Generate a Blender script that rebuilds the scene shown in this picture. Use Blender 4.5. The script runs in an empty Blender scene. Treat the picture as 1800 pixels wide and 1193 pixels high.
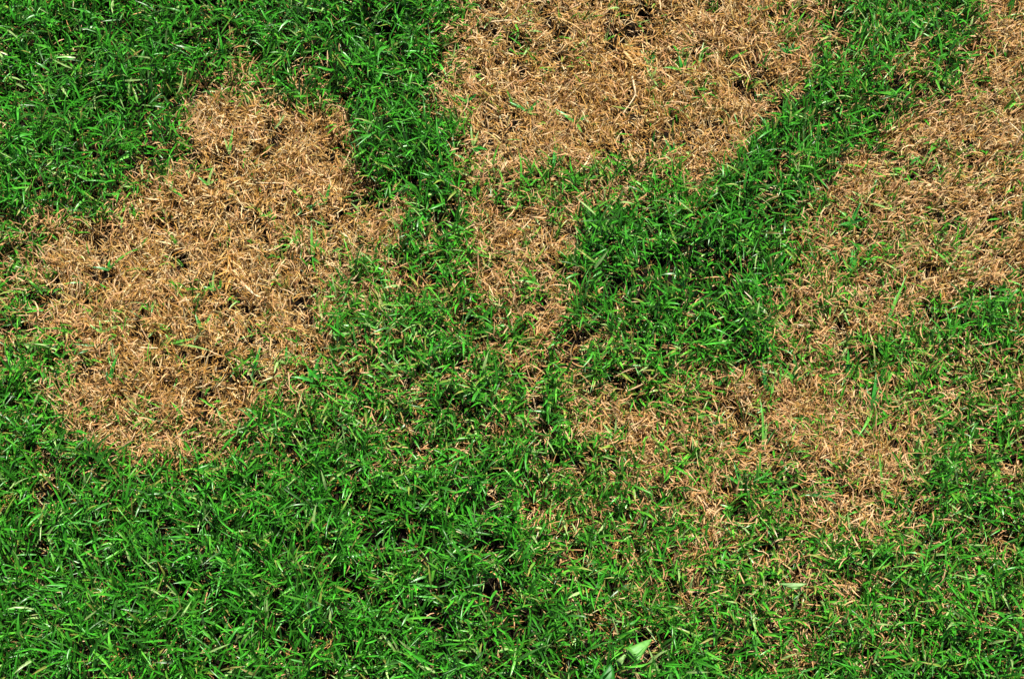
import bpy, math
import numpy as np

# ------------------------------------------------------------------ camera, sky, sun, exposure
SC = bpy.context.scene
COL = SC.collection
PITCH = math.radians(66.0)      # looking down at the lawn
DIST = 1.75                     # metres from the lens to the middle of the view
WIDTH = 0.92                    # metres of lawn across the middle of the view
cam = bpy.data.objects.new('camera', bpy.data.cameras.new('camera'))
COL.objects.link(cam)
cam.location = (0, -DIST * math.cos(PITCH), DIST * math.sin(PITCH))
cam.rotation_euler = (math.pi / 2 - PITCH, 0, 0)
cam.data.sensor_width = 36.0
cam.data.lens = 18.0 / (WIDTH / 2 / DIST)
cam.data.clip_start = 0.01
cam.data.clip_end = 2000
SC.camera = cam

SUN_EL, SUN_AZ = math.radians(60), math.radians(28)   # azimuth: clockwise from +Y (away from the viewer)
w = bpy.data.worlds.new('World'); SC.world = w; w.use_nodes = True
sky = w.node_tree.nodes.new('ShaderNodeTexSky')
sky.sky_type = 'NISHITA'; sky.sun_disc = False
sky.sun_elevation = SUN_EL; sky.sun_rotation = SUN_AZ
bg = w.node_tree.nodes['Background']; bg.inputs['Strength'].default_value = 0.05
w.node_tree.links.new(sky.outputs[0], bg.inputs['Color'])
sd = bpy.data.lights.new('sun', 'SUN'); sd.energy = 5.0; sd.angle = math.radians(0.5); sd.color = (1, .95, .87)
so = bpy.data.objects.new('sun', sd); COL.objects.link(so)
so.rotation_euler = (-(math.pi / 2 - SUN_EL), 0, -SUN_AZ)
SC.view_settings.view_transform = 'Standard'; SC.view_settings.look = 'None'
SC.view_settings.gamma = 1.0; SC.view_settings.exposure = 0.98
SC.view_settings.use_curve_mapping = False
SC.cycles.max_bounces = 5; SC.cycles.diffuse_bounces = 2; SC.cycles.glossy_bounces = 2; SC.cycles.transmission_bounces = 3

rng = np.random.default_rng(7)
PI = math.pi

# ------------------------------------------------------------------ helpers: where a spot of lawn lies on the plan
PXM = WIDTH / 1800.0
F = 900.0 / (WIDTH / 2 / DIST)
sP, cP = math.sin(PITCH), math.cos(PITCH)

def plan(x, y):
    """ground metres -> plan units (u right 0..1800, v towards the viewer 0..1193)"""
    dep = DIST + y * cP
    return 900 + F * x / dep, 596.5 - F * y * sP / dep

def ground_at(u, v):
    """plan units -> ground metres"""
    k = (596.5 - v) / F
    y = k * DIST / (sP - k * cP)
    x = (u - 900) / F * (DIST + y * cP)
    return x, y

class Noise:
    def __init__(s, seed, n=64):
        s.n = n; s.t = np.random.default_rng(seed).random((n, n))
    def one(s, x, y):
        i = np.floor(x).astype(int); j = np.floor(y).astype(int)
        fx = x - i; fy = y - j
        fx = fx * fx * (3 - 2 * fx); fy = fy * fy * (3 - 2 * fy)
        n = s.n; t = s.t
        a = t[i % n, j % n]; b = t[(i + 1) % n, j % n]; c = t[i % n, (j + 1) % n]; d = t[(i + 1) % n, (j + 1) % n]
        return a + (b - a) * fx + (c - a) * fy + (a - b - c + d) * fx * fy
    def __call__(s, x, y, scale, octv=3):
        v = 0; amp = 1; tot = 0
        for k in range(octv):
            v = v + amp * s.one(x / scale + 17.3 * k, y / scale - 9.1 * k); tot += amp
            amp *= .5; scale = scale / 2
        return v / tot

N1, N2, N3, N4, N5, N6 = (Noise(k) for k in (1, 2, 3, 4, 5, 6))

def sdist(u, v, poly):
    """signed distance to a polygon, positive inside"""
    P = np.array(poly, float); Q = np.roll(P, -1, 0)
    d = np.full(u.shape, 1e9); inside = np.zeros(u.shape, bool)
    for (x0, y0), (x1, y1) in zip(P, Q):
        ex, ey = x1 - x0, y1 - y0
        t = np.clip(((u - x0) * ex + (v - y0) * ey) / (ex * ex + ey * ey + 1e-9), 0, 1)
        d = np.minimum(d, np.hypot(u - x0 - t * ex, v - y0 - t * ey))
        if y0 != y1:
            inside ^= ((y0 > v) != (y1 > v)) & (u < ex * (v - y0) / (y1 - y0 if y1 != y0 else 1) + x0)
    return np.where(inside, d, -d)

# dead patches: outline, softness of the edge, share of dead grass inside
PATCHES = [
 ([(335,140),(395,165),(470,175),(530,200),(603,205),(612,250),(612,300),(648,338),(692,378),(704,412),(690,455),(645,480),
   (600,540),(595,600),(588,645),(560,690),(535,720),(455,722),(440,762),(400,792),(375,818),(250,812),(170,775),(95,735),
   (60,690),(45,640),(75,560),(98,500),(92,445),(70,410),(130,395),(185,385),(235,368),(232,335),(285,325),(318,295),(322,250),(332,200)], 31, .98),
 ([(830,-140),(828,0),(810,60),(804,130),(804,200),(806,260),(802,330),(850,338),(940,328),(1010,322),(1090,302),(1160,312),(1212,345),
   (1252,308),(1292,270),(1345,225),(1372,160),(1420,130),(1432,80),(1440,0),(1460,-140)], 38, .975),
 ([(800,325),(850,330),(1215,330),(1190,375),(1080,372),(1000,390),(860,395),(812,400)], 30, .52),
 ([(862,372),(985,385),(997,420),(997,545),(980,575),(940,595),(900,580),(860,560),(835,520),(818,470),(835,420)], 28, .90),
 ([(1725,-150),(1722,0),(1715,110),(1702,160),(1640,205),(1580,228),(1545,268),(1480,292),(1436,325),(1428,390),(1404,430),(1382,475),
   (1368,535),(1350,590),(1385,640),(1445,648),(1505,610),(1545,588),(1610,580),(1670,558),(1725,532),(1810,505),(2040,520),(2040,-150)], 42, .93),
 ([(1030,712),(1110,722),(1165,690),(1210,642),(1280,640),(1340,652),(1440,640),(1525,672),(1585,722),(1650,772),(1664,830),
   (1645,872),(1690,908),(1650,936),(1545,905),(1525,965),(1480,992),(1420,962),(1375,890),(1322,856),(1300,905),(1258,962),(1220,942),
   (1135,882),(1112,832),(1062,782),(1018,752)], 46, .87),
 ([(1350,590),(1560,585),(1700,560),(1800,530),(1900,640),(1800,720),(1690,760),(1560,690),(1440,660)], 40, .56),
 ([(600,440),(700,440),(740,480),(720,560),(660,560),(600,600)], 40, .45),
 ([(395,100),(470,95),(480,175),(400,165)], 25, .42),
 ([(0,395),(100,400),(100,520),(50,620),(0,700),(-80,560)], 30, .36),
 ([(1550,95),(1620,95),(1640,150),(1560,150)], 25, .55),
 ([(1180,930),(1330,930),(1360,1010),(1200,1010)], 45, .58),
 ([(860,590),(960,590),(990,650),(930,680),(870,650)], 30, .4),
 ([(1130,880),(1640,880),(1600,1060),(1400,1110),(1160,1060)], 60, .38),
 ([(1670,620),(1830,620),(1850,950),(1660,960)], 40, .34),
 ([(560,430),(760,400),(830,560),(1000,600),(1010,800),(620,860),(560,760)], 60, .20),
 ([(900,620),(1400,600),(1860,560),(1860,1100),(1500,1230),(1100,1150),(900,950)], 80, .23),
 ([(1440,-100),(1760,-100),(1700,200),(1500,330),(1360,330),(1400,150)], 50, .15),
 ([(-60,330),(260,300),(330,150),(480,80),(620,190),(420,210),(100,420),(-60,700)], 50, .1),
 ([(-60,700),(700,690),(700,850),(-60,900)], 50, .1),
 ([(980,680),(1100,690),(1140,760),(1060,800),(1000,770)], 35, .55),
]
# living spots inside the dead patches: u, v, radius u, radius v, strength
LIVING = [(870,347,60,24,.32),(950,340,60,22,.25),(826,460,24,80,.45),(910,555,70,30,.45),(240,310,50,50,.5),(120,380,60,25,.35),(1450,400,50,60,.35),(1420,520,45,70,.35),(1440,600,80,40,.2),(420,780,60,22,.4),(130,740,60,22,.45),(300,800,60,18,.4),(660,490,40,50,.4),(1650,870,40,40,.45),(1180,850,40,40,.4),(95,645,55,55,.75),(215,560,50,25,.35),(935,508,40,24,.65),(1010,330,190,28,.35),(1180,325,60,40,.5),(860,560,60,25,.45),
          (1500,445,75,60,.55),(1480,385,60,35,.4),(1520,500,70,40,.45),(1540,610,70,40,.35),(1660,600,70,40,.55),(1740,560,70,40,.55),
          (1400,650,40,40,.35),(1290,870,50,40,.55),(1350,760,30,60,.3),(1530,680,45,60,.55),(1480,760,60,30,.35),(1620,300,50,30,.3),
          (560,655,40,30,.4),(340,760,70,22,.5),(230,740,50,20,.45),(1420,870,70,30,.35),(1570,1000,60,40,.5),(1470,930,50,40,.35),
          (545,435,25,40,.35),(1390,80,35,25,.45),(830,245,30,22,.35),(1200,105,35,20,.35),(1240,820,40,40,.3),(1190,740,50,40,.3)]

def dead_share(u, v):
    wu = u + 32 * (N1(u, v, 60) - .5) * 2
    wv = v + 32 * (N2(u, v, 60) - .5) * 2
    b = np.zeros(u.shape)
    for poly, soft, amt in PATCHES:
        s = np.clip((sdist(wu, wv, poly) + 4) / (2 * soft) + .5, 0, 1)
        b = np.maximum(b, amt * s * s * (3 - 2 * s))
    for cu, cv, ru, rv, a in LIVING:
        q = ((wu - cu) / ru) ** 2 + ((wv - cv) / rv) ** 2
        b = b * (1 - a * np.exp(-q))
    # the right-hand patches are broken up by regrowth
    right = np.clip((u - 1080) / 200, 0, 1) * np.clip((v - 250) / 250, 0, 1)
    b = b * (1 - .36 * right * np.clip((N4(u + 40, v + 900, 75, 3) - .46) * 5, 0, 1))
    # away from the mapped piece of lawn the patches carry on in the same manner
    far = np.clip((np.maximum(np.abs(u - 900) - 960, np.abs(v - 596) - 660)) / 120, 0, 1)
    b2 = np.clip((N5(u, v, 420, 3) - .52) * 9, 0, .97)
    return b * (1 - far) + b2 * far

HOLES = [(318,464,13),(1131,26,12),(393,452,10),(1095,70,9),(1068,72,9),(240,600,8),(1566,308,9),(1745,392,9),(500,480,8),(905,222,9),(240,545,9),(1480,790,9)]

def height(x, y):
    u, v = plan(np.clip(x, -3, 3), np.clip(y, -1.2, 3))
    h = .010 * (N3(u, v, 160, 3) - .5) * 2
    for cu, cv, r in HOLES:
        h = h - .016 * np.exp(-((u - cu) ** 2 + (v - cv) ** 2) / (1.2 * r * r))
    return h

# ------------------------------------------------------------------ materials
def nodes(name):
    m = bpy.data.materials.new(name); m.use_nodes = True
    nt = m.node_tree
    return m, nt, nt.nodes['Principled BSDF'], nt.nodes['Material Output']

def blade_material(name, rough, transl, spec, vein=0.0, colour=None):
    m, nt, p, out = nodes(name)
    L = nt.links
    if colour is None:
        a = nt.nodes.new('ShaderNodeAttribute'); a.attribute_name = 'tone'; src = a.outputs['Color']
    else:
        r = nt.nodes.new('ShaderNodeRGB'); r.outputs[0].default_value = (*colour, 1); src = r.outputs[0]
    tc = nt.nodes.new('ShaderNodeTexCoord')
    n = nt.nodes.new('ShaderNodeTexNoise'); n.inputs['Scale'].default_value = 260; n.inputs['Detail'].default_value = 3
    L.new(tc.outputs['Object'], n.inputs['Vector'])
    mr = nt.nodes.new('ShaderNodeMapRange')
    for k, val in zip(range(1, 5), (.3, .7, .72, 1.28)): mr.inputs[k].default_value = val
    L.new(n.outputs['Fac'], mr.inputs[0])
    mx = nt.nodes.new('ShaderNodeMix'); mx.data_type = 'RGBA'; mx.blend_type = 'MULTIPLY'; mx.inputs[0].default_value = 1
    L.new(src, mx.inputs[6]); L.new(mr.outputs[0], mx.inputs[7])
    colr = mx.outputs[2]
    L.new(colr, p.inputs['Base Color'])
    p.inputs['Roughness'].default_value = rough
    p.inputs['Specular IOR Level'].default_value = spec
    bp = nt.nodes.new('ShaderNodeBump'); bp.inputs['Strength'].default_value = .25; bp.inputs['Distance'].default_value = .0006
    L.new(n.outputs['Fac'], bp.inputs['Height']); L.new(bp.outputs[0], p.inputs['Normal'])
    t = nt.nodes.new('ShaderNodeBsdfTranslucent'); L.new(colr, t.inputs['Color'])
    ms = nt.nodes.new('ShaderNodeMixShader'); ms.inputs[0].default_value = transl
    L.new(p.outputs[0], ms.inputs[1]); L.new(t.outputs[0], ms.inputs[2]); L.new(ms.outputs[0], out.inputs['Surface'])
    return m

M_GREEN = blade_material('living_blade', .36, .11, .5)
M_DEAD = blade_material('dead_straw', .6, .10, .25)
M_LEAF = blade_material('leaf_surface', .5, .2, .4)

def soil_material():
    m, nt, p, out = nodes('dark_soil')
    L = nt.links
    tc = nt.nodes.new('ShaderNodeTexCoord')
    n = nt.nodes.new('ShaderNodeTexNoise'); n.inputs['Scale'].default_value = 90; n.inputs['Detail'].default_value = 8
    L.new(tc.outputs['Object'], n.inputs['Vector'])
    r = nt.nodes.new('ShaderNodeValToRGB')
    r.color_ramp.elements[0].position = .3; r.color_ramp.elements[0].color = (.003, .002, .0013, 1)
    r.color_ramp.elements[1].position = .75; r.color_ramp.elements[1].color = (.014, .009, .005, 1)
    L.new(n.outputs['Fac'], r.inputs[0]); L.new(r.outputs[0], p.inputs['Base Color'])
    p.inputs['Roughness'].default_value = .95; p.inputs['Specular IOR Level'].default_value = .1
    b = nt.nodes.new('ShaderNodeBump'); b.inputs['Strength'].default_value = .9; b.inputs['Distance'].default_value = .004
    L.new(n.outputs['Fac'], b.inputs['Height']); L.new(b.outputs[0], p.inputs['Normal'])
    return m

# ------------------------------------------------------------------ ground: one sheet to the horizon, fine in the middle
g = np.concatenate([-np.geomspace(300, 1.65, 26)[:-1], np.linspace(-1.6, 1.6, 321), np.geomspace(1.65, 300, 26)[1:]])
gx, gy = np.meshgrid(g, g, indexing='ij')
gz = height(gx.ravel(), gy.ravel())
gv = np.stack([gx.ravel(), gy.ravel(), gz], 1)
n = len(g)
i, j = np.meshgrid(np.arange(n - 1), np.arange(n - 1), indexing='ij')
a = (i * n + j).ravel()
gf = np.stack([a, a + n, a + n + 1, a + 1], 1)

def mesh_np(name, verts, quads, mat, tone=None):
    me = bpy.data.meshes.new(name)
    nv, nf = len(verts), len(quads)
    me.vertices.add(nv); me.vertices.foreach_set('co', np.ascontiguousarray(verts, np.float32).ravel())
    me.loops.add(nf * 4); me.loops.foreach_set('vertex_index', np.ascontiguousarray(quads, np.int32).ravel())
    me.polygons.add(nf); me.polygons.foreach_set('loop_start', np.arange(0, nf * 4, 4, dtype=np.int32))
    me.update(calc_edges=True)
    me.polygons.foreach_set('use_smooth', np.ones(nf, bool))
    if tone is not None:
        at = me.attributes.new('tone', 'FLOAT_COLOR', 'POINT')
        rgba = np.ones((nv, 4), np.float32); rgba[:, :3] = tone
        at.data.foreach_set('color', rgba.ravel())
    me.materials.append(mat)
    return me

def link(name, me, parent=None, loc=None, **props):
    o = bpy.data.objects.new(name, me); COL.objects.link(o)
    if parent is not None: o.parent = parent
    if loc is not None: o.location = loc
    for k, val in props.items(): o[k] = val
    return o

soil = link('ground', mesh_np('ground', gv, gf, soil_material()), kind='structure')

# ------------------------------------------------------------------ blades
def blades(x, y, z, az, el0, el1, length, width, segs, vfold, roll, kink, base_w, tip_pow, tone0, tone1, floor=True):
    """strips of grass: start elevation el0 bending to el1 at the tip; kink = sideways bend. All arrays of the same length."""
    k = len(x)
    across = 3 if vfold is not None else 2
    P = np.zeros((k, segs + 1, 3)); P[:, 0] = np.stack([x, y, z], 1)
    ds = length / segs
    T = np.zeros((k, segs + 1, 3))
    for s in range(segs + 1):
        t = s / segs
        e = el0 + (el1 - el0) * t ** 1.2
        A = az + kink * t
        T[:, s] = np.stack([np.cos(e) * np.cos(A), np.cos(e) * np.sin(A), np.sin(e)], 1)
        if s < segs:
            P[:, s + 1] = P[:, s] + T[:, s] * ds[:, None]
    if floor:
        gz = height(P[..., 0].ravel(), P[..., 1].ravel()).reshape(k, segs + 1) + .0012
        P[..., 2] = np.maximum(P[..., 2], gz)
    up = np.array([0, 0, 1.])
    S = np.cross(T, up); S /= np.maximum(np.linalg.norm(S, axis=2, keepdims=True), 1e-6)
    Nn = np.cross(S, T)
    rl = roll[:, None, None] * (.4 + .6 * np.linspace(0, 1, segs + 1)[None, :, None])
    side = S * np.cos(rl) + Nn * np.sin(rl)
    nor = Nn * np.cos(rl) - S * np.sin(rl)
    t = np.linspace(0, 1, segs + 1)[None, :]
    prof = (base_w + (1 - base_w) * np.minimum(1, t / .25)) * np.maximum(1 - t ** tip_pow, .03)
    hw = (width[:, None] * .5 * prof)[..., None]
    if across == 3:
        V = np.stack([P - side * hw, P - nor * hw * vfold[:, None, None], P + side * hw], 2)
    else:
        V = np.stack([P - side * hw, P + side * hw], 2)
    V = V.reshape(-1, 3)
    per = (segs + 1) * across
    q = []
    for s in range(segs):
        for c in range(across - 1):
            b0 = s * across + c
            q.append((b0, b0 + 1, b0 + 1 + across, b0 + across))
    q = np.array(q)
    Q = (np.arange(k)[:, None, None] * per + q[None]).reshape(-1, 4)
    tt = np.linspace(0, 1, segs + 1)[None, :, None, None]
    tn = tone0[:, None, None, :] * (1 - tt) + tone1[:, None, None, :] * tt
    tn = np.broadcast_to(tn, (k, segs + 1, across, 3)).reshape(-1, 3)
    return V, Q, tn

def join(parts):
    Vs, Qs, Ts = [], [], []; o = 0
    for V, Q, T in parts:
        Vs.append(V); Qs.append(Q + o); Ts.append(T); o += len(V)
    return np.concatenate(Vs), np.concatenate(Qs), np.concatenate(Ts)

# colours of living blades (linear): deep green, mid green, yellow green, and straw coloured tips
G_DEEP = np.array([.008, .065, .004]); G_MID = np.array([.034, .300, .011]); G_YELLOW = np.array([.090, .340, .022]); G_PALE = np.array([.27, .42, .13])
D_ORANGE = np.array([.375, .182, .031]); D_TAN = np.array([.49, .300, .092]); D_PALE = np.array([.69, .545, .30]); D_DARK = np.array([.17, .075, .025])

def green_tone(k, yellow):
    r = rng.random(k)[:, None]
    c = G_DEEP + (G_MID - G_DEEP) * r ** 1.15
    q = rng.random(k)
    m1 = (q < .10 + .45 * yellow)[:, None]
    c = np.where(m1, c + (G_YELLOW - c) * (.3 + .7 * rng.random(k)[:, None]), c)
    m2 = (rng.random(k) < .03 + .08 * yellow)[:, None]
    c = np.where(m2, G_PALE * (.6 + .5 * rng.random(k)[:, None]), c)
    return c * (.85 + .3 * rng.random(k)[:, None])

def dead_tone(k, pale):
    q = rng.random(k)[:, None]
    c = D_ORANGE + (D_TAN - D_ORANGE) * rng.random(k)[:, None]
    c = np.where(q < pale[:, None], D_TAN + (D_PALE - D_TAN) * rng.random(k)[:, None], c)
    c = np.where(q > .90, D_DARK + (D_ORANGE - D_DARK) * rng.random(k)[:, None] * .6, c)
    return c * (.8 + .35 * rng.random(k)[:, None])

def scatter(x0, x1, y0, y1, dens):
    k = int((x1 - x0) * (y1 - y0) * dens)
    return rng.uniform(x0, x1, k), rng.uniform(y0, y1, k)

def hole_mask(u, v, grow=1.0):
    m = np.ones(u.shape, bool)
    for cu, cv, r in HOLES:
        m &= ((u - cu) ** 2 + (v - cv) ** 2) > (r * grow) ** 2
    return m

LEAF_SPOTS = [(.103, -.296), (.109, -.284)]

def living_grass(x0, x1, y0, y1, shoots, per, segs, excl=None, fat=1.0):
    sx, sy = scatter(x0, x1, y0, y1, shoots)
    if excl is not None:
        keep = ~((sx > excl[0]) & (sx < excl[1]) & (sy > excl[2]) & (sy < excl[3])); sx, sy = sx[keep], sy[keep]
    u, v = plan(sx, sy)
    b = dead_share(u, v)
    clump = N4(u, v, 70, 3)                      # tufts and gaps
    tuft = np.clip((N1(u + 333, v + 71, 16, 2) - .34) * 6, .10, 1)     # shoots stand in tufts with dark gaps between
    p = np.clip(1 - b, 0, 1) ** 1.1 * np.clip(.6 + (clump - .30) * 2.6, .62, 1) * (tuft + (1 - tuft) * .6 * np.clip(b * 2, 0, 1)) + .045 + .075 * (N2(u, v, 90, 2) > .56)
    keep = (rng.random(len(sx)) < p) & hole_mask(u, v)
    for lx, ly in LEAF_SPOTS: keep &= np.hypot(sx - lx, sy - ly) > .011   # left bare under and sunward of the broad leaf, so blades don't shade it
    sx, sy, u, v, b, clump = (q[keep] for q in (sx, sy, u, v, b, clump))
    k = len(sx)
    cnt = rng.integers(per - 1, per + 2, k)
    idx = np.repeat(np.arange(k), cnt); m = len(idx)
    lean = rng.uniform(0, 2 * PI, k)
    flow = 2 * PI * N6(u, v, 260, 2) * 1.6        # neighbours lean alike
    lean = np.where(rng.random(k) < .45, flow + rng.normal(0, .5, k), lean)
    comb = np.clip(1 - np.hypot((u - 1300) / 520, (v - 1010) / 260), 0, 1) * 1.1      # the mower laid this corner over
    lean = np.where(rng.random(k) < comb, np.where(rng.random(k) < .7, -.9, 2.24) + rng.normal(0, .35, k), lean)
    az = lean[idx] + rng.normal(0, .95, m)
    z0 = height(sx, sy)
    up = .002 + rng.uniform(.0, .032, m) * np.clip(1 - 1.1 * b[idx], .5, 1) * (.6 + .8 * clump[idx])
    el0 = rng.uniform(.40, 1.40, m)
    el1 = el0 - rng.uniform(.1, 1.2, m)
    L = rng.uniform(.010, .025, m) * (.72 + .6 * clump[idx]) * (1 - .25 * b[idx])
    W = rng.uniform(.0011, .0028, m) * fat
    thin = rng.random(m) < .25
    W = np.where(thin, W * .55, W)
    yellow = np.clip(b[idx] * 1.4 + .02 + .4 * (N5(u[idx], v[idx], 150, 2) - .5), 0, 1)
    tone = green_tone(m, yellow)
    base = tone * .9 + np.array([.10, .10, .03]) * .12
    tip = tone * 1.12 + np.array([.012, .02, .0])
    dry = rng.random(m) < .05 + .22 * b[idx]
    tip[dry] = tip[dry] * .4 + D_TAN * .6
    hs = .030 * np.clip(1 - 1.1 * b, .5, 1) * (.6 + .8 * clump)      # the upright stems the blades leave from
    st = np.tile(np.array([[.07, .17, .03]]), (k, 1)) * rng.uniform(.7, 1.2, (k, 1))
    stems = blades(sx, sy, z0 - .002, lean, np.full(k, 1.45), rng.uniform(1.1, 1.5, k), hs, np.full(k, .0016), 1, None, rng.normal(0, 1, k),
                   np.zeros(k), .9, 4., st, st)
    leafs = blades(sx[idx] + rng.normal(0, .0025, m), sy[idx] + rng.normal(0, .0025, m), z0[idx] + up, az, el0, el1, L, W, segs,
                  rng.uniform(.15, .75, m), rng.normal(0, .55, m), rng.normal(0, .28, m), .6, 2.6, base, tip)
    return join([stems, leafs])

def dead_grass(x0, x1, y0, y1, dens, segs, excl=None, fat=1.0):
    x, y = scatter(x0, x1, y0, y1, dens)
    if excl is not None:
        keep = ~((x > excl[0]) & (x < excl[1]) & (y > excl[2]) & (y < excl[3])); x, y = x[keep], y[keep]
    u, v = plan(x, y)
    b = dead_share(u, v)
    cl = N4(u + 900, v - 300, 45, 3)
    p = np.clip(.11 + b * 1.5, 0, 1) * np.clip(.55 + (cl - .32) * 2.6, .45, 1)
    pit = N3(u + 70, v + 512, 19, 2)
    p = p * np.clip((pit - .29) * 5.5, .18, 1)                            # small pits between the matted straws
    keep = (rng.random(len(x)) < p) & hole_mask(u, v, 1.15)
    x, y, u, v, b, cl, pit = (q[keep] for q in (x, y, u, v, b, cl, pit)); m = len(x)
    flow = 2 * PI * N6(u + 400, v, 110, 2) * 2
    az = np.where(rng.random(m) < .35, flow + rng.normal(0, .6, m), rng.uniform(0, 2 * PI, m))
    comb = .6 * np.clip((u - 1430) / 150, 0, 1) * np.clip((620 - v) / 150, 0, 1)
    az = np.where(rng.random(m) < comb, np.where(rng.random(m) < .5, .5, .5 + PI) + rng.normal(0, .4, m), az)
    up = rng.uniform(.0, .017, m) * (.25 + .75 * b) * (.35 + 1.2 * pit)
    loose = rng.random(m) < .10 + .9 * b * (1 - b)
    up = np.where(loose, rng.uniform(.004, .026, m), up)             # dry bits caught among the living blades
    el0 = rng.normal(.65, .50, m); el1 = el0 - rng.uniform(-.2, 1.3, m)
    L = rng.uniform(.0045, .017, m) * np.where(rng.random(m) < .06, 1.6, 1)
    W = rng.uniform(.0005, .0013, m) * fat
    pale = np.clip(.38 + .45 * (N5(u, v, 120, 3) - .5), .05, .6)
    tone = dead_tone(m, pale)
    tone[loose] = tone[loose] * .5 + np.array([.52, .27, .14]) * .5
    gr = rng.random(m) < .05 * (1 - b) + .03
    tone[gr] = tone[gr] * .5 + np.array([.20, .26, .05]) * .5
    return blades(x, y, height(x, y) + up, az, el0, el1, L, W, segs, None, rng.normal(0, .8, m), rng.normal(0, .65, m),
                  .7, 3.0, tone * rng.uniform(.75, 1.1, (m, 1)), tone)

IN = (-.535, .535, -.355, .405)          # the piece of lawn in view, with a margin
OUT = (-1.5, 1.5, -1.0, 1.5)
V, Q, T = join([living_grass(*IN, 42000, 4, 3), living_grass(*OUT, 6200, 4, 2, IN, 1.9)])
link('living_grass', mesh_np('living_grass', V, Q, M_GREEN, T), kind='stuff',
     label='green lawn grass growing around the dead brown patches', category='grass')
nq = len(Q)
V, Q, T = join([dead_grass(*IN, 520000, 3), dead_grass(*OUT, 40000, 2, IN, 2.2)])
link('dead_grass', mesh_np('dead_grass', V, Q, M_DEAD, T), kind='stuff',
     label='matted straw brown dead grass filling the bare patches', category='dead grass')

# ------------------------------------------------------------------ single plants and stalks that can be picked out
def at(u, v, z):
    """the spot z metres above the lawn that lies over plan point u, v as looked at from the path"""
    x, y = ground_at(u, v)
    k = z / cam.location.z
    return x + (cam.location.x - x) * k, y + (cam.location.y - y) * k

TONES = {'d': (.014, .13, .009), 'm': (.026, .23, .014), 'l': (.09, .31, .025), 'p': (.20, .34, .07)}

def one(*v): return [np.array([q], float) for q in v]

def blade_mesh(name, az, length, width, tone, el0, el1, z0=.0, roll=0.0, kink=0.0, segs=7, mat=None, fold=.45):
    t = np.array([tone], float)
    x, y, z, az, el0, el1, length, width, roll, kink, fold = one(0, 0, z0, az, el0, el1, length, width, roll, kink, fold)
    V, Q, T = blades(x, y, z, az, el0, el1, length, width, segs, fold, roll, kink, .6, 2.6, t * .9 + .01, t, floor=False)
    return mesh_np(name, V, Q, mat or M_GREEN, T)

def sprig(u, v, spec, label):
    x, y = at(u, v, .020)
    zg = float(height(np.array([x]), np.array([y]))[0])
    root = bpy.data.objects.new('grass_sprig', None); COL.objects.link(root)
    root.location = (x, y, zg); root.empty_display_size = .01
    root['label'] = label; root['category'] = 'grass sprig'; root['group'] = 'green sprigs in the dead patches'
    for ang, ln, wd, tk in spec:
        t = np.array(TONES[tk]) * rng.uniform(.9, 1.12)
        me = blade_mesh('blade', math.radians(ang) + rng.normal(0, .06), ln * PXM * 1.05, wd * .00082, t, rng.uniform(.45, .75), rng.uniform(-.30, .05),
                        z0=.015, roll=rng.normal(0, .25), kink=rng.normal(0, .15))
        link('blade', me, root)

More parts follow.
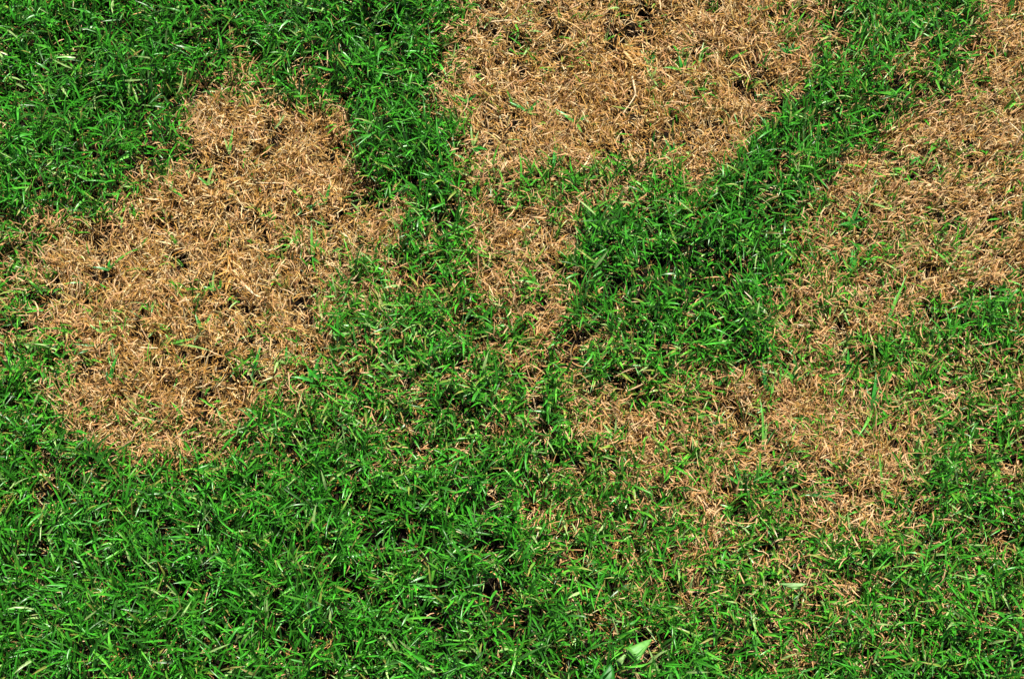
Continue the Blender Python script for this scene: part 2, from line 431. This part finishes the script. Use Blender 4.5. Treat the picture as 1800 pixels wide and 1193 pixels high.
SPRIGS = [
 (930,192,[(165,42,4.2,'m'),(40,34,4,'m'),(100,22,3.5,'d'),(-40,20,3.4,'l')],'star-shaped green sprig left of centre in the top dead patch'),
 (1012,212,[(150,46,5,'m'),(20,26,4,'m'),(-70,26,4,'l')],'green sprig with a broad blade pointing up left, below the star-shaped one'),
 (977,252,[(268,74,5,'m'),(110,16,3,'l'),(-60,30,3.4,'m')],'long dark green blade hanging straight down the lower top dead patch'),
 (832,252,[(95,38,3.2,'p'),(70,30,3,'p'),(-25,30,4.4,'m'),(-60,26,4.6,'d')],'pale fan of blades at the left edge of the top dead patch'),
 (1033,66,[(110,18,5,'d'),(210,22,3.4,'l')],'stubby dark green leaf in the upper middle of the top dead patch'),
 (1066,50,[(75,34,3,'p'),(20,30,3.2,'l'),(165,20,3.4,'m')],'pale thin sprig beside the black hollow at the top edge'),
 (1142,104,[(128,34,3,'p'),(62,24,5,'d'),(-30,18,3,'l')],'small V-shaped sprig under the combed tuft at the top'),
 (1200,112,[(100,32,4.4,'m'),(178,38,3.6,'l'),(0,26,4,'l'),(60,24,4,'m')],'bright cross-shaped sprig right of centre in the top dead patch'),
 (1148,126,[(120,26,3,'p'),(60,22,3,'p'),(-70,24,3,'p')],'pale straw-green sprig just below the V-shaped one'),
 (1388,92,[(150,28,4.6,'m'),(60,26,4.4,'d'),(20,30,4.4,'m'),(110,24,4,'m')],'dense dark tuft at the right side of the top dead patch'),
 (1340,18,[(175,34,4.6,'m'),(20,20,4,'m'),(120,16,4,'d')],'green tuft at the top edge near the right end of its patch'),
 (1228,110,[(72,56,2.8,'p'),(60,30,2.6,'l')],'long pale thin blade leaning right in the top dead patch'),
 (820,174,[(160,30,3.6,'l'),(30,26,3.8,'m'),(80,16,3,'l')],'small light sprig near the left border of the top dead patch'),
 (1184,262,[(130,36,3.4,'m'),(30,30,3.4,'l'),(80,22,3,'m')],'green sprig near the lower right border of the top dead patch'),
 (355,580,[(120,32,4.6,'m'),(60,34,4.2,'l'),(250,30,4.6,'d'),(20,20,4,'m')],'dark star sprig right of the middle of the left dead patch'),
 (375,508,[(100,34,3.2,'p'),(170,20,4.4,'m'),(20,16,4,'d')],'small sprig with one pale upright blade in the left dead patch'),
 (300,600,[(2,44,4.4,'l'),(-8,78,3,'p'),(120,20,3.2,'l')],'long light blade lying flat across the left dead patch'),
 (192,672,[(80,54,4.8,'m'),(110,26,4,'d')],'single dark upright blade low on the left of the left dead patch'),
 (178,584,[(10,52,3.6,'p'),(150,26,3,'l'),(95,22,3,'l')],'pale sprig reaching right near the left rim of the left dead patch'),
 (446,646,[(72,42,4.4,'m'),(255,18,3.6,'d')],'lone dark blade leaning right low in the left dead patch'),
 (502,636,[(95,30,4,'m'),(20,28,3.4,'l'),(160,26,3.2,'p')],'small sprig right of the lone leaning blade in the left dead patch'),
 (550,668,[(75,46,4.6,'m'),(170,40,4.2,'m'),(40,32,4.2,'d'),(110,30,4,'m')],'dense dark sprig in the lower right corner of the left dead patch'),
 (188,468,[(175,30,4,'d'),(35,58,3,'l'),(80,18,3.4,'m')],'sprig with one long light blade near the upper left rim of the left patch'),
 (549,450,[(92,62,3.6,'l'),(80,38,3.6,'m'),(-50,26,3.6,'m')],'tall thin pair of blades near the right rim of the left dead patch'),
 (402,266,[(80,48,3.6,'l'),(110,30,3,'p')],'light upright sprig high in the left dead patch'),
 (572,352,[(80,44,3.6,'m'),(200,38,3.4,'m'),(130,26,3.2,'l')],'sprig with a blade to the left by the right rim, high in the left patch'),
 (364,320,[(70,34,3.2,'p'),(150,26,3.2,'l'),(20,22,3,'p')],'pale yellow-green sprig in the upper left of the left dead patch'),
 (298,325,[(-52,46,4.8,'m'),(120,24,3.4,'l'),(60,18,3,'m')],'diagonal green blade at the upper left rim of the left dead patch'),
 (1500,384,[(70,42,4.6,'m'),(120,32,4,'l'),(200,28,4,'m'),(20,26,4.4,'d')],'bushy sprig on the left side of the right dead patch'),
 (1526,346,[(62,46,4,'m'),(150,36,3.4,'p'),(-35,60,3.2,'p')],'sprig with a long pale blade to the lower right in the right patch'),
 (1590,288,[(28,40,4,'m'),(200,24,3.6,'l')],'short green blade pointing right in the upper right dead patch'),
 (1624,280,[(50,24,3,'p'),(140,24,3,'l'),(0,20,3,'l')],'faint yellow-green sprig right of the short blade in the right patch'),
 (1572,300,[(110,26,4,'d'),(60,22,4,'m')],'tiny dark tuft left of the short blade in the right patch'),
 (1674,458,[(150,48,3.8,'l'),(45,36,3.2,'p'),(-60,22,4.6,'d')],'sprig with an arched light blade in the middle of the right dead patch'),
 (1556,570,[(52,62,4.4,'m'),(60,110,3.6,'l'),(140,24,3.6,'m')],'very long diagonal blade at the lower edge of the right dead patch'),
 (1494,478,[(75,44,4,'m'),(110,36,3.6,'l'),(50,36,3.6,'m')],'upright green sprig on the lower left of the right dead patch'),
 (1758,534,[(35,50,4.4,'m'),(165,34,4,'m'),(80,24,3.6,'l')],'green sprig near the right edge of the photograph'),
 (1534,716,[(82,64,4.8,'m'),(250,70,3.8,'l'),(110,40,4,'d'),(60,34,4,'m')],'tall dark sprig between the right and lower right dead patches'),
 (1492,652,[(88,46,4.6,'m'),(60,30,4,'m'),(240,26,3.6,'l')],'upright broad blade left of the tall dark sprig'),
 (1402,662,[(95,46,5,'d'),(150,40,4,'m'),(30,34,4.2,'m'),(165,70,3,'p')],'dark bunch at the upper rim of the lower right dead patch'),
 (1350,690,[(102,50,5,'d'),(60,20,3.6,'m')],'single dark upright blade in the upper lower-right dead patch'),
 (1342,790,[(86,88,3.4,'l'),(75,50,3,'p')],'long thin light blade standing in the lower right dead patch'),
 (1264,672,[(42,40,4.2,'m'),(150,20,3.4,'l')],'short slanted blade at the upper left of the lower right patch'),
 (1304,850,[(110,44,4.4,'m'),(150,36,4,'m'),(40,32,4,'l'),(75,34,4,'d')],'spreading green tuft in the lower right dead patch'),
 (1446,872,[(178,34,4.4,'d'),(-40,30,4,'m'),(5,24,3.6,'m')],'flat dark sprig low in the lower right dead patch'),
 (1552,876,[(92,80,3,'l'),(70,34,3.2,'l'),(-40,26,3.4,'m')],'thin tall light sprig near the right end of the lower right patch'),
]
for a in SPRIGS: sprig(*a)

def stalk(pts, r, tone, label):
    """a dry round stem through plan points (u, v, height)"""
    P = []
    for u, v, z in pts:
        x, y = at(u, v, z); P.append((x, y, z + float(height(np.array([x]), np.array([y]))[0])))
    P = np.array(P)
    tt = np.linspace(0, len(P) - 1, 4 * (len(P) - 1) + 1); i0 = np.minimum(tt.astype(int), len(P) - 2); f = (tt - i0)[:, None]
    Pm = np.vstack([2 * P[0] - P[1], P, 2 * P[-1] - P[-2]])
    p0, p1, p2, p3 = Pm[i0], Pm[i0 + 1], Pm[i0 + 2], Pm[i0 + 3]
    C = .5 * (2 * p1 + (p2 - p0) * f + (2 * p0 - 5 * p1 + 4 * p2 - p3) * f ** 2 + (3 * p1 - p0 - 3 * p2 + p3) * f ** 3)
    org = C[0].copy(); C = C - org
    D = np.gradient(C, axis=0); D /= np.linalg.norm(D, axis=1, keepdims=True)
    S = np.cross(D, [0, 0, 1.]); S /= np.maximum(np.linalg.norm(S, axis=1, keepdims=True), 1e-6); U = np.cross(S, D)
    k = len(C); rad = r * .72 * (1 - .55 * np.linspace(0, 1, k)) * (1 + .15 * np.sin(np.arange(k) * 1.9))
    ang = np.arange(6) * PI / 3
    V = C[:, None] + rad[:, None, None] * (np.cos(ang)[None, :, None] * S[:, None] + np.sin(ang)[None, :, None] * U[:, None] * .6)
    Q = [(a * 6 + b, a * 6 + (b + 1) % 6, (a + 1) * 6 + (b + 1) % 6, (a + 1) * 6 + b) for a in range(k - 1) for b in range(6)]
    Q += [(0, 5, 4, 3), (0, 3, 2, 1), ((k - 1) * 6, (k - 1) * 6 + 1, (k - 1) * 6 + 2, (k - 1) * 6 + 3), ((k - 1) * 6, (k - 1) * 6 + 3, (k - 1) * 6 + 4, (k - 1) * 6 + 5)]
    T = np.repeat(np.array([tone]) * np.random.default_rng(k).uniform(.85, 1.1, (k, 1)), 6, 0)
    link('straw_stalk', mesh_np('straw_stalk', V.reshape(-1, 3), np.array(Q), M_DEAD, T), loc=tuple(org),
         label=label, category='straw', group='dry stalks on the dead patches')

PALE, TANC = (.62, .47, .27), (.50, .32, .13)
STALKS = [
 ([(1112,128,.017),(1116,150,.020),(1116,164,.017),(1100,190,.015),(1094,200,.012)],.0016,PALE,'pale forked-looking stalk in the middle of the top dead patch'),
 ([(1122,180,.013),(1112,186,.017),(1104,210,.014)],.0009,TANC,'thin tan stalk beside the pale stalk in the top dead patch'),
 ([(860,34,.016),(890,33,.020),(918,35,.018)],.0014,PALE,'pale stalk lying level at the upper left of the top dead patch'),
 ([(982,30,.017),(1008,44,.021),(1034,62,.018)],.0015,TANC,'tan diagonal stalk near the top edge of the top dead patch'),
 ([(246,612,.015),(262,612,.019),(278,612,.018)],.0017,PALE,'short whitish stalk lying level in the left dead patch'),
 ([(424,496,.018),(440,512,.021),(452,521,.018),(470,524,.014)],.0019,PALE,'thick whitish stalk beside the combed tuft in the left dead patch'),
 ([(456,218,.018),(446,236,.021),(436,262,.016)],.0012,PALE,'curved pale stalk high in the left dead patch'),
 ([(450,322,.016),(478,323,.020),(500,323,.017)],.0012,PALE,'thin pale stalk lying level right of the top of the left patch'),
 ([(1770,216,.016),(1786,230,.019),(1798,243,.016)],.0013,PALE,'pale slanted stalk by the right edge in the right dead patch'),
 ([(1730,482,.016),(1758,480,.019),(1790,479,.017)],.0012,TANC,'long tan stalk lying level by the right edge of the right dead patch'),
 ([(1215,938,.018),(1224,948,.021),(1233,956,.017)],.0013,PALE,'short pale stalk at the lower left tip of the lower right patch'),
]
for a in STALKS: stalk(*a)

def combed_tuft(u, v, ang, ln, label):
    x0, y0 = at(u, v, .016)
    zg = float(height(np.array([x0]), np.array([y0]))[0])
    k = 170
    a = math.radians(ang); s_ = rng.uniform(-.5, .5, k) * ln * PXM; c_ = rng.normal(0, 8, k) * PXM
    x = math.cos(a) * s_ - math.sin(a) * c_; y = math.sin(a) * s_ + math.cos(a) * c_
    z = .003 + .012 * np.exp(-(c_ / (8 * PXM)) ** 2) * rng.uniform(.4, 1.1, k)
    t = dead_tone(k, np.full(k, .22)) * np.array([1, .96, .85])
    V, Q, T = blades(x, y, z, a + rng.normal(0, .6, k), rng.normal(.3, .3, k), rng.normal(-.35, .4, k), rng.uniform(.010, .024, k),
                     rng.uniform(.0012, .0026, k), 4, None, rng.normal(0, .4, k), rng.normal(0, .3, k), .7, 3., t * .9, t, floor=False)
    link('dead_tuft', mesh_np('dead_tuft', V, Q, M_DEAD, T), loc=(x0, y0, zg), label=label, category='dead tuft', group='combed tufts of dead grass')

combed_tuft(1102, 88, -40, 62, 'orange-brown combed tuft slanting down right near the top edge')
combed_tuft(404, 462, -78, 66, 'orange-brown combed tuft standing upright in the left dead patch')

# ------------------------------------------------------------------ broad leaves near the lower edge
def leaf_thing(name, tri, tone, label, under=None, bulge=.002, nsub=9):
    """a leaf face over three corners (plan u, v, height) with rounded margins; under = (du, dv, dz) of the folded half"""
    C = []
    for u, v, z in tri:
        x, y = at(u, v, z); C.append((x, y, z))
    A, B, D = (np.array(c) for c in C)
    org = (A + B + D) / 3
    nrm = np.cross(B - A, D - A); nrm /= np.linalg.norm(nrm)
    if nrm[2] < 0: nrm = -nrm
    V, idx = [], {}
    for i in range(nsub + 1):
        for j in range(nsub + 1 - i):
            a, b = i / nsub, j / nsub; c = 1 - a - b
            p = a * A + b * B + c * D
            p = p + nrm * bulge * 12 * a * b * c * 2 + nrm * .0004 * math.sin(i * 2.1 + j * 1.3)
            p = p + (p - org) * .35 * (a * b + c * b)                   # margins swell, the fold stays straight
            idx[i, j] = len(V); V.append(p - org)
    Fc = []
    for i in range(nsub):
        for j in range(nsub - i):
            Fc.append((idx[i, j], idx[i + 1, j], idx[i, j + 1]))
            if i + j < nsub - 1: Fc.append((idx[i + 1, j], idx[i + 1, j + 1], idx[i, j + 1]))
    me = bpy.data.meshes.new(name); me.from_pydata([tuple(p) for p in V], [], Fc); me.update()
    def finish(me, tone):
        me.polygons.foreach_set('use_smooth', [True] * len(me.polygons))
        at_ = me.attributes.new('tone', 'FLOAT_COLOR', 'POINT')
        for d in at_.data: d.color = (*[q * rng.uniform(.94, 1.06) for q in tone], 1)
        me.materials.append(M_LEAF)
    finish(me, tone)
    root = bpy.data.objects.new(name, None); COL.objects.link(root); root.empty_display_size = .01
    root.location = (org[0], org[1], 0); root['label'] = label; root['category'] = 'leaf'
    o = link('leaf_face', me, root, loc=(0, 0, org[2]))
    sm = o.modifiers.new('thickness', 'SOLIDIFY'); sm.thickness = .0004
    if under is not None:
        n = 8; off = np.array([under[0] * PXM, -under[1] * PXM, under[2]])
        vv = []
        for k in range(n + 1):
            t = k / n; p = A * (1 - t) + D * t - org
            bow = 4 * t * (1 - t)
            vv += [p, p + off * .5 * (bow ** .6) + np.array([0, 0, .0006]), p + off * bow ** .6]
        ff = []
        for k in range(n):
            for c in range(2): ff.append((k * 3 + c, k * 3 + c + 1, (k + 1) * 3 + c + 1, (k + 1) * 3 + c))
        m2 = bpy.data.meshes.new('folded_half'); m2.from_pydata([tuple(p) for p in vv], [], ff); m2.update()
        finish(m2, [q * .8 for q in tone])  # shade of the half turned from the sun, put into its tone
        o2 = link('folded_half', m2, root, loc=(0, 0, org[2]))
        sm = o2.modifiers.new('thickness', 'SOLIDIFY'); sm.thickness = .0004
    return root

leaf_thing('broad_leaf', [(1101,1139,.040),(1147,1122,.034),(1121,1162,.041)], (.12, .34, .055), 'light green folded triangular leaf lying on the grass near the lower edge', under=(-5, 4, -.006))
leaf_thing('small_leaf', [(1083,1160,.038),(1102,1147,.037),(1093,1168,.038)], (.19, .34, .09), 'tiny pale leaf just left of the light green folded leaf', under=(-3, 3, -.004))
leaf_thing('dark_leaf', [(1040,1212,.036),(1074,1164,.038),(1084,1212,.035)], (.020, .16, .013), 'broad dark green leaf cut off by the lower edge', under=(0, 8, -.006))
leaf_thing('pale_leaf', [(1368,1025,.036),(1420,1025,.036),(1396,1036,.036)], (.17, .33, .09), 'pale whitish-green narrow leaf lying level in the lower right grass', bulge=.001)
